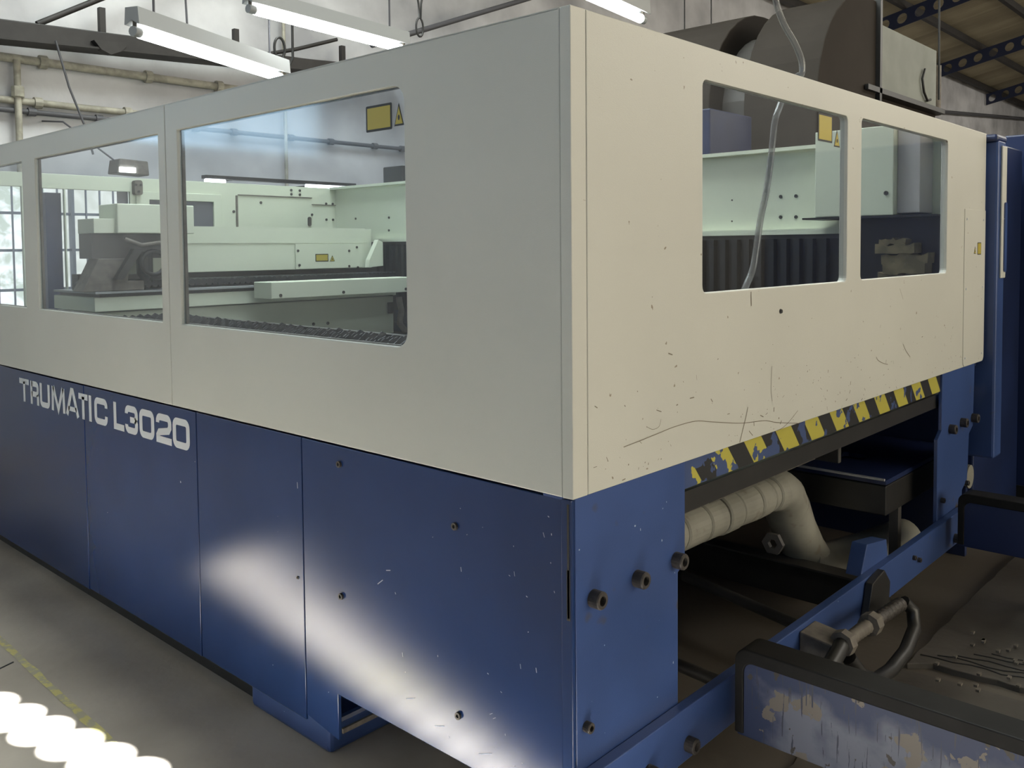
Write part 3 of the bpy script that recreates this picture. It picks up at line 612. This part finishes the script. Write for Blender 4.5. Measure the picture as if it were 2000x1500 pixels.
for ch, yl, yr in (('L', 2.50, 2.40), ('3', 2.39, 2.272), ('0', 2.258, 2.128), ('2', 2.112, 1.985), ('0', 1.975, 1.842)):
    glyph(ch, yl, yr).build('letter', WHITE_P, sB)

# --- end legs, rail with hazard tape, lower cross bar
def bolt_mesh(r=.022, h=.03, n=18):
    mb = MB().lathe((0, 0, 0), (0, -1, 0), [(0, r), (h*.9, r), (h, r*.9), (h, r*.55), (h*.45, r*.5), (h*.45, .0005)], n)
    me_o = mb.build('bolt', RUST, None); me = me_o.data; bpy.data.objects.remove(me_o); return me
BM = bolt_mesh()
def bolt(parent, x, y, z, s=1.):
    o = bpy.data.objects.new('bolt', BM); COL.objects.link(o); o.parent = parent; o.location = Vector((x, y, z))-wpos(parent); o.scale = (s, s, s); o.rotation_euler = (0, random.uniform(0, 1), 0); return o
legA = plate('end_leg', BLUE, M, 'Y', .004, [(.015, FZ), (.457, FZ), (.457, .66), (.485, .672), (.49, .69), (.49, .957), (.015, .957)], th=.10, bevel=.003)
for x, z, s in ((.081, .702, 1), (.262, .699, 1), (.444, .698, 1)): bolt(legA, x, .004, z, s)
bolt(legA, .051, .004, .40, .6)
legB = plate('end_leg', BLUE, M, 'Y', .004, [(2.60, .16), (2.95, .16), (2.97, .20), (2.97, .36), (2.97, .36), (2.97, .362), (3.05, .40), (3.07, .62), (3.13, .65), (3.146, .957), (2.655, .957), (2.655, .70), (2.60, .665)], th=.015, bevel=.003)
for x, z in ((2.773, .689), (2.943, .694), (3.12, .69)): bolt(legB, x, .004, z)
for x, z in ((2.662, .38), (3.03, .385)): bolt(legB, x, .004, z, .55)
hr = MB().box(.49, 2.655, .012, .05, .876, .955).build('hazard_rail', HAZ, M, .003)
hr.location = (0, 0, 0)
cb = MB().prism([(.0, .155), (2.90, .155), (2.96, .19), (2.96, .30), (.0, .30)], 'Y', -.03, .002).build('cross_bar', BLUE, M, .003)
for x, z in ((.451, .20), (.262, .205), (2.751, .19), (2.93, .19)): bolt(cb, x, -.03, z, .95)
for x, z in ((2.20, .245), (2.26, .22)): bolt(cb, x, -.03, z, .45)
plate('bar_bracket', BLUE, cb, 'Y', .0, [(1.72, .29), (2.0, .29), (1.98, .37), (1.78, .40)], th=.06, bevel=.003)
# --- things under the cabin
under = M
for i, (x0, x1, z0) in enumerate(((.56, .83, .70), (.88, 1.27, .70), (1.31, 1.62, .70), (1.63, 1.99, .72), (2.0, 2.5, .76))):
    MB().box(x0*1.09, x1*1.09, .20, .26, z0, .93).build('under_cover', DUSTY, M, .004)
MB().box(.5, 2.65, .27, .33, .70, .95).build('under_beam', BLACKM, M)
tray = MB().box(2.285, 3.2, .115, 1.5, .37, .50).build('scrap_tray', BLACKM, M, .004)
plate('slotted_plate', BLUE_DK, tray, 'Z', .525, [(2.285, .115), (3.2, .115), (3.2, 1.5), (2.285, .62)], [[(2.60, .33), (2.70, .36), (2.71, .45), (2.69, .47), (2.59, .44), (2.58, .35)]], .02)
MB().tube([(2.283, .58, .527), (2.283, .12, .527)], .006, 8).build('shiny_rod', STEEL, tray)
MB().box(2.45, 2.49, .12, .16, .05, .37).build('tray_post', DKGREY, tray)
MB().box(2.50, 2.65, .45, .60, .62, .80).build('motor_box', DKGREY, M, .01)
MB().box(2.40, 2.75, .62, .9, .74, .86).build('inner_blue_box', BLUE_DK, M, .005)
MB().box(2.35, 2.38, .35, .55, .55, .88).build('hanger_plate', DKGREY, M, .005)
MB().box(3.23, 3.262, .06, 5.3, FZ, .93).build('far_skirt', BLUE_DK, M)
MB().box(.3, 3.2, 2.6, 2.64, FZ, .9).build('inner_partition', BLACKM, M)

# ============================================================ SLATTED PALLET (lifts out)
P = thing('slatted_pallet', (.6, 2.2, 1.03), 'dark slatted cutting pallet lying inside the cabin below the side windows', 'pallet')
MB().box(.07, .12, .22, 4.18, 1.03, 1.15).build('frame_rail', DKGREY, P)
MB().box(1.06, 1.10, .22, 4.18, 1.03, 1.145).build('frame_rail', DKGREY, P)
for y in (.22, 4.14): MB().box(.12, 1.06, y, y+.04, 1.03, 1.13).build('frame_rail', DKGREY, P)
vs = []; nz_ = 40
for i in range(nz_+1):
    x = .122+.935*i/nz_; z = 1.148+(.008 if i % 2 else -.004)+random.uniform(-.003, .003); vs += [(x, 0, 1.05), (x, 0, z), (x, .006, z), (x, .006, 1.05)]
fs = []
for i in range(nz_):
    a = 4*i; b = a+4; fs += [(a, b, b+1, a+1), (a+1, b+1, b+2, a+2), (a+2, b+2, b+3, a+3)]
s0 = MB().add(vs, fs).build('slat', mat('scorched_slat_steel', (.045, .045, .05), .5, noise=.5, nscale=20), P); s0.location.y = .30
for k in range(1, 46):
    c = s0.copy(); COL.objects.link(c); c.location.y = .30+k*.0835; c.location.z = random.uniform(-.006, .006)

# ============================================================ under-frame pipes etc. standing on the floor
d = thing('ventilation_duct', (1.9, .45, FZ), 'off-white segmented plastic duct bending down behind the blue leg', 'duct')
d.location = (1.9, .42, FZ)
WP[d.name] = Vector(d.location)
zz = lambda x: .552-(x-.55)*.021
MB().tube([(.55, .40, zz(.55)), (1.2, .40, zz(1.2)), (1.86, .40, zz(1.86))], .066, 22).build('duct_run', PIPE_W, d)
for x0, x1, ra, rb in ((.82, 1.045, .068, .072), (1.05, 1.20, .074, .072), (1.205, 1.33, .073, .073), (1.335, 1.44, .078, .077), (1.445, 1.585, .072, .076), (1.59, 1.70, .077, .074), (1.705, 1.75, .070, .070), (1.755, 1.82, .074, .080)):
    MB().lathe((x0, .40, zz(x0)), (1, 0, -.02), [(0, .05), (.001, ra-.006), (.008, ra), (x1-x0-.008, rb), (x1-x0-.001, rb-.006), (x1-x0, .05)], 28).build('duct_sleeve', PIPE_W, d)
MB().tube([(1.80, .40, .527), (1.87, .405, .52), (1.93, .42, .485), (1.99, .43, .42)], .08, 24, rs=[.074, .086, .096, .097]).build('duct_elbow', PIPE_W, d)
MB().tube([(1.985, .43, .43), (2.08, .44, .31), (2.18, .44, .19), (2.25, .43, .11)], .09, 24, rs=[.099, .097, .096, .096]).build('duct_sleeve', PIPE_W, d)
MB().tube([(2.16, .43, .15), (2.28, .41, .085), (2.42, .38, .068), (2.56, .35, .066)], .1, 24, rs=[.085, .098, .102, .102]).build('duct_tail', PIPE_W, d)
MB().tube([(2.565, .35, .066), (2.8, .31, .062), (3.0, .28, .06)], .098, 24).build('duct_tail', PIPE_W, d)
# steel bars on the floor under the end
MB().tube([(1.70, .76, .115), (1.52, .08, .115), (1.50, .0, .115)], .022, 10).build('tie_rod', DKGREY, M)
MB().tube([(1.03, .60, .10), (.99, .22, .10), (.97, .0, .10)], .022, 10).build('tie_rod', DKGREY, M)
MB().box(2.0, 2.05, .004, 1.5, .02, .16).build('cross_member', BLACKM, M, .003)
MB().box(2.0, 2.09, .004, 1.5, .16, .168).build('cross_member', DKGREY, M)
MB().lathe((1.66, .33, .36), (1, 0, 0), [(0, .02), (0, .045), (.02, .045), (.02, .02), (0, .02)], 6).build('hex_clamp', DKGREY, M)
o = MB().lathe((3.27, .10, .36), (0, -1, 0), [(0, .001), (0, .06), (.05, .06), (.05, .001)], 18).build('round_cap', PIPE_W, M)

# ============================================================ pallet changer rails
def changer_rail(x, y0, y1, z0, z1, w, label):
    t = thing('changer_rail', (x, y0, z0), label, 'rail', 'pallet changer rails')
    MB().prism(rrect(y0, y1, z0, z1, .035, 6, (0, 0, 1, 0)), 'X', x, x+w).build('rail_body', BLUE_WORN if x < 1 else BLUE_DK, t, .004)
    band = .034; P1 = [(y0, z1+.005), (y0, z1-band)]+[(y1-.05+.028*math.sin(R(a)), z1-band-.03+.03*math.cos(R(a))) for a in range(0, 91, 15)]+[(y1-.022, z0+.008), (y1+.005, z0+.008)]+[(y1+.005-.04+.04*math.cos(R(a)), z1+.005-.04+.04*math.sin(R(a))) for a in range(0, 91, 15)]
    MB().prism(P1, 'X', x-.005, x+w+.003).build('running_edge', GREASE, t, .004)
    for yy in ((y1-.25, y1-1.6) if x < 1 else (y1-.3, y1-1.5)):
        MB().box(x+.02, x+w-.01, yy-.06, yy+.0, FZ, z0).build('support_post', BLACKM, t)
    return t
changer_rail(.655, -3.4, -.065, .155, .405, .09, 'worn blue changer rail in the foreground, with scraped flank and black top')
changer_rail(2.62, -3.4, -.085, .20, .435, .09, 'dark blue changer rail far right, behind the scraped one')

# ============================================================ turnbuckle hook in front of the cross bar
t = thing('turnbuckle_hook', (1.3, -.15, .2), 'dark steel turnbuckle with threaded rod and curved handle hung at the low blue bar', 'latch')
MB().tube([(1.00, -.17, .225), (1.20, -.15, .265)], .026, 12).build('shank', BLACKM, t)
thr = [(1.16+i*.012, -.15, .262-i*.0006) for i in range(28)]
MB().tube(thr, .016, 10, rs=[.018+.006*(i % 2) for i in range(28)]).build('threaded_rod', DUSTY, t)
MB().tube([(1.44+i*.011, -.15, .248-i*.0007) for i in range(26)], .016, 10, rs=[.020+.006*(i % 3 == 0) for i in range(26)]).build('spring', RUST, t)
MB().lathe((1.17, -.15, .262), (1, 0, -.05), [(0, .018), (.005, .04), (.04, .042), (.06, .03), (.06, .018)], 8).build('nut', DUSTY, t)
MB().lathe((1.40, -.15, .25), (1, 0, -.05), [(0, .018), (.005, .038), (.05, .038), (.055, .018)], 8).build('nut', DUSTY, t)
MB().tube([(1.74, -.15, .23), (1.78, -.17, .19), (1.74, -.19, .14), (1.62, -.2, .10), (1.48, -.2, .085), (1.34, -.2, .10), (1.24, -.19, .15), (1.19, -.17, .22)], .024, 10).build('curved_handle', BLACKM, t)
MB().prism([(1.62, .12), (1.84, .12), (1.86, .25), (1.80, .31), (1.68, .29)], 'Y', -.06, -.032).build('hook_plate', BLACKM, t, .003)
MB().prism([(-.03, .42-.135), (-.14, .42-.15), (-.14, .42-.17), (-.12, .18), (-.03, .16)], 'X', 1.13, 1.25).build('bracket_block', DUSTY, t, .005)

# ============================================================ clear tube
tb = [(1.00, .06, 2.75), (1.07, .06, 2.45), (1.124, .06, 2.331), (1.179, .06, 2.268), (1.262, .06, 2.217), (1.316, .065, 2.165), (1.318, .08, 2.115), (1.29, .08, 2.085), (1.245, .085, 2.05), (1.205, .085, 2.0), (1.172, .085, 1.948), (1.150, .085, 1.845), (1.118, .085, 1.726), (1.075, .085, 1.625), (1.045, .085, 1.52), (1.02, .085, 1.46), (.955, .085, 1.38), (.90, .085, 1.25), (.88, .085, .90)]
tp = px_curve([(a[0], a[2]) for a in tb]); tp = [(p[0], .085 if p[1] < 2.12 else .06, p[1]) for p in tp]
tp = [(1.0, .06, 6.8), (1.0, .06, 4.0)]+tp
MB().tube(tp, .0105, 10).build('clear_tube', VINYL, None, label='clear vinyl hose draped over the end panel and hanging inside its left window', cat='hose')

# ============================================================ fluorescent lamps
def tube_lamp(a, b, label, width=.085):
    a, b = Vector(a), Vector(b); d_ = (b-a).normalized(); s = d_.cross(Vector((0, 0, 1))).normalized(); L_ = (b-a).length; c = (a+b)/2
    t = thing('fluorescent_lamp', c+Vector((0, 0, .12)), label, 'lamp', 'fluorescent lamps hung over the machine')
    def P_(u, v, w): return c+d_*u+s*v+Vector((0, 0, w))
    H = L_/2+.03; pr = [(-width*.5, .03), (-width*.42, .11), (width*.42, .11), (width*.5, .03), (width*.4, .03), (0, .05), (-width*.4, .03)]
    vs = [P_(-H, v, w) for v, w in pr]+[P_(H, v, w) for v, w in pr]; n = len(pr)
    MB().add(vs, [tuple(range(n))[::-1], tuple(range(n, 2*n))]+[(i, (i+1) % n, (i+1) % n+n, i+n) for i in range(n)]).build('housing', LAMP_W, t)
    for v in (0,):
        MB().tube([P_(-L_/2+.02, v, .0), P_(L_/2-.02, v, .0)], .026, 14).build('lamp_tube', TUBE, t)
    for e in (-1, 1):
        MB().tube([P_(e*(L_/2-.02), 0, 0), P_(e*(L_/2+.025), 0, 0)], .024, 12).build('end_cap', LAMP_W, t)
        MB().tube([P_(e*(L_/2+.01), 0, .0), P_(e*(L_/2+.01), 0, .05)], .010, 8).build('lamp_holder', DUSTY, t)
        MB().tube([P_(e*(L_/2-.12), 0, .11), P_(e*(L_/2-.12), 0, 2.6)], .006, 6).build('hanging_rod', GREYPIPE, t)
    return t
tube_lamp((.335, 2.885, 2.57), (1.435, 3.38, 2.57), 'white fluorescent lamp over the left windows, leftmost of the three')
tube_lamp((1.085, 3.118, 2.86), (2.285, 3.27, 2.86), 'white fluorescent lamp in the middle of the three, partly behind the cabin top')
tube_lamp((1.56, 1.55, 2.86), (2.765, 1.705, 2.86), 'white fluorescent lamp nearest the machine corner, cut by the top of the photo')

# ============================================================ hood, white box, cabinets behind
h = thing('extraction_hood', (5.6, 2.4, FZ), 'big dull brown rounded extraction hood behind the machine, top right', 'hood')
def arch(x0, x1, z0, z1, r):
    return [(x0, z0), (x1, z0), (x1, z1)]+[(x0+r-r*math.sin(R(a)), z1-r+r*math.cos(R(a))) for a in range(0, 91, 10)]
MB().prism(arch(5.0, 6.17, FZ, 3.62, .98), 'Y', 1.64, 2.26).build('near_section', BROWN_HOOD, h, .01)
MB().prism(arch(5.22, 6.17, FZ, 3.42, .8), 'Y', 2.26, 2.58).build('neck', DKGREY, h)
MB().prism(arch(5.0, 6.17, FZ, 3.62, .98), 'Y', 2.58, 3.75).build('far_section', BROWN_HOOD, h, .01)
MB().box(6.155, 6.20, 1.60, 1.66, 2.0, 4.6).build('edge_post', BLACKM, h)
b = thing('white_box', (7.0, 1.9, 2.84), 'pale square box standing on a black frame beside the brown hood', 'box')
MB().box(6.215, 7.80, 1.66, 2.4, 2.885, 3.46).build('body', OLIVE, b, .01)
MB().box(5.9, 6.2, 1.60, 1.63, 2.84, 2.884).build('base_strip', BLACKM, h)
MB().box(6.21, 7.88, 1.60, 2.45, 2.84, 2.884).build('base_frame', BLACKM, b)
MB().tube([(7.90, 1.70, 2.84), (7.90, 1.70, 3.33)], .055, 10).build('corner_pipe', DUSTY, b)
MB().tube([(7.40, 1.64, 3.22), (7.33, 1.64, 3.12), (7.38, 1.64, 3.0), (7.48, 1.64, 2.93), (7.57, 1.64, 2.95)], .012, 6).build('loose_wire', BLACKM, b)
MB().box(6.3, 7.9, 1.7, 2.4, FZ, 2.84).build('stand', BROWN_HOOD, b)
cable('thin dark rope hanging in front of the pale box and roof at the right', [(7.64, 1.585, 2.95), (7.61, 1.585, 3.9), (7.6, 1.585, 7.3)], .010)
MB().box(3.9, 4.5, 1.92, 2.36, FZ, 2.5).build('control_cabinet', BLUE_DK, None, .01, label='dark blue cabinet behind the cabin, seen through the left window of the end panel', cat='cabinet')
dr = thing('sliding_door', (3.35, .1, .48), 'narrow blue door post with a pale handle plate at the right end of the cabin', 'door')
MB().box(3.295, 3.43, -.05, .35, .46, 2.06).build('door_leaf', BLUE, dr, .012)
MB().box(3.27, 3.445, -.052, .36, 2.045, 2.085).build('top_cap', BLUE_DK, dr, .015)
hp = MB().box(3.335, 3.415, -.06, -.050, 1.37, 2.03).build('handle_plate', CREAM_SIDE, dr, .004)
MB().prism(rrect(3.37, 3.41, 1.40, 1.75, .015), 'Y', -.066, -.060).build('handle_recess', BLUE, hp)
sc_ = thing('gap_filler_box', (4.0, 1.0, FZ), 'dark blue filler box closing the bright gap between the rear leg and the door post', 'cabinet')  # dark box added to block the bright view beside the door post
MB().box(3.5, 4.4, .10, 1.4, FZ, 2.1).build('body', BLUE_DK, sc_, .01)
bc = thing('storage_cabinet', (4.7, -.5, FZ), 'tall plain dark blue cabinet at the right edge of the photo', 'cabinet')
MB().box(4.5, 4.95, -1.8, .225, FZ, 2.205).build('body', BLUE_DK, bc, .01)
MB().box(4.49, 4.96, -1.81, .235, FZ, FZ+.1).build('plinth', BLACKM, bc)
# packing paper roll seen in right end window
bg = MB(); rnd = random.Random(3)
for k, (y0, y1, z0, z1) in enumerate(((.14, .40, 1.28, 1.40), (.17, .37, 1.40, 1.45), (.16, .38, 1.45, 1.50), (.22, .41, 1.50, 1.545), (.27, .40, 1.545, 1.575))):
    n = 9; lo_ = [(y0+(y1-y0)*i/n, z0+rnd.uniform(-.008, .004)) for i in range(n+1)]; hi_ = [(y0+(y1-y0)*i/n+rnd.uniform(-.006, .006), z1+rnd.uniform(-.012, .008)) for i in range(n+1)]
    bg.prism(lo_+hi_[::-1], 'X', 2.93-.012*(k % 2)+rnd.uniform(-.01, .01), 3.02)
bg.build('paper_bundle', CARD, bx)

# ============================================================ floor details
vs = []; fs = []; ys = [2.9-.1*i for i in range(45)]
for i, y in enumerate(ys):
    w = .014+random.uniform(-.003, .003); x = -.392-.03*(2.5-y)*.6+random.uniform(-.003, .003); vs += [(x-w, y, FZ+.002), (x+w, y, FZ+.002)]
for i in range(len(ys)-1): fs.append((2*i, 2*i+1, 2*i+3, 2*i+2))
MB().add(vs, fs).build('painted_line', YLINE, fl, label='worn yellow painted floor line')
MB().tube([(-.42, 2.45, FZ), (-.55, 2.40, FZ), (-.75, 2.44, FZ)], .004, 5).build('floor_crack', BLACKM, fl)
def slab(label, pts, z=.012):
    n = len(pts); out = []
    for i in range(n):
        a, b_ = Vector(pts[i]), Vector(pts[(i+1) % n]); k = max(2, int((b_-a).length/.06))
        for j in range(k): out.append(tuple(a+(b_-a)*j/k+Vector((random.uniform(-.006, .006), random.uniform(-.006, .006)))))
    return plate('floor_slab', SLAB, None, 'Z', FZ+z, out, th=z+.004, bevel=.003, label=label, cat='slab', group='loose floor slabs')
slab('dark floor slab with a chipped edge between the two changer rails', [(1.80, -.14), (3.40, -.14), (3.42, -1.1), (1.98, -1.2), (1.88, -.50), (1.86, -.22)], .022)
slab('dark floor slab next to the low blue bar, left of the chipped one', [(.80, -.10), (1.77, -.11), (1.80, -.40), (1.84, -.9), (.80, -.9)], .008)
slab('dark floor slab beyond the second changer rail at the right edge', [(3.45, -.13), (4.4, -.13), (4.4, -1.3), (3.47, -1.2)], .018)
for k in range(5):
    pts = []; x, y = 1.9+k*.045, -.16-k*.05
    for n_ in range(9): pts.append((x+.02*n_*.4+random.uniform(-.012, .012), y-n_*.055, FZ+.0235))
    MB().tube(pts, .0028, 4).build('floor_crack', BLACKM, bpy.data.objects['floor'])
cr = MB()
for i in range(26):
    x = random.uniform(1.7, 2.4); y = random.uniform(-.75, -.2); a = random.uniform(-.4, .4)+.6
    cr.box(x, x+.02, y, y+.012, FZ+.03, FZ+.038)
cr.build('rubble_chips', DUSTY, None, label='small chips of rubble scattered on the chipped floor slab', cat='rubble', kind='stuff')
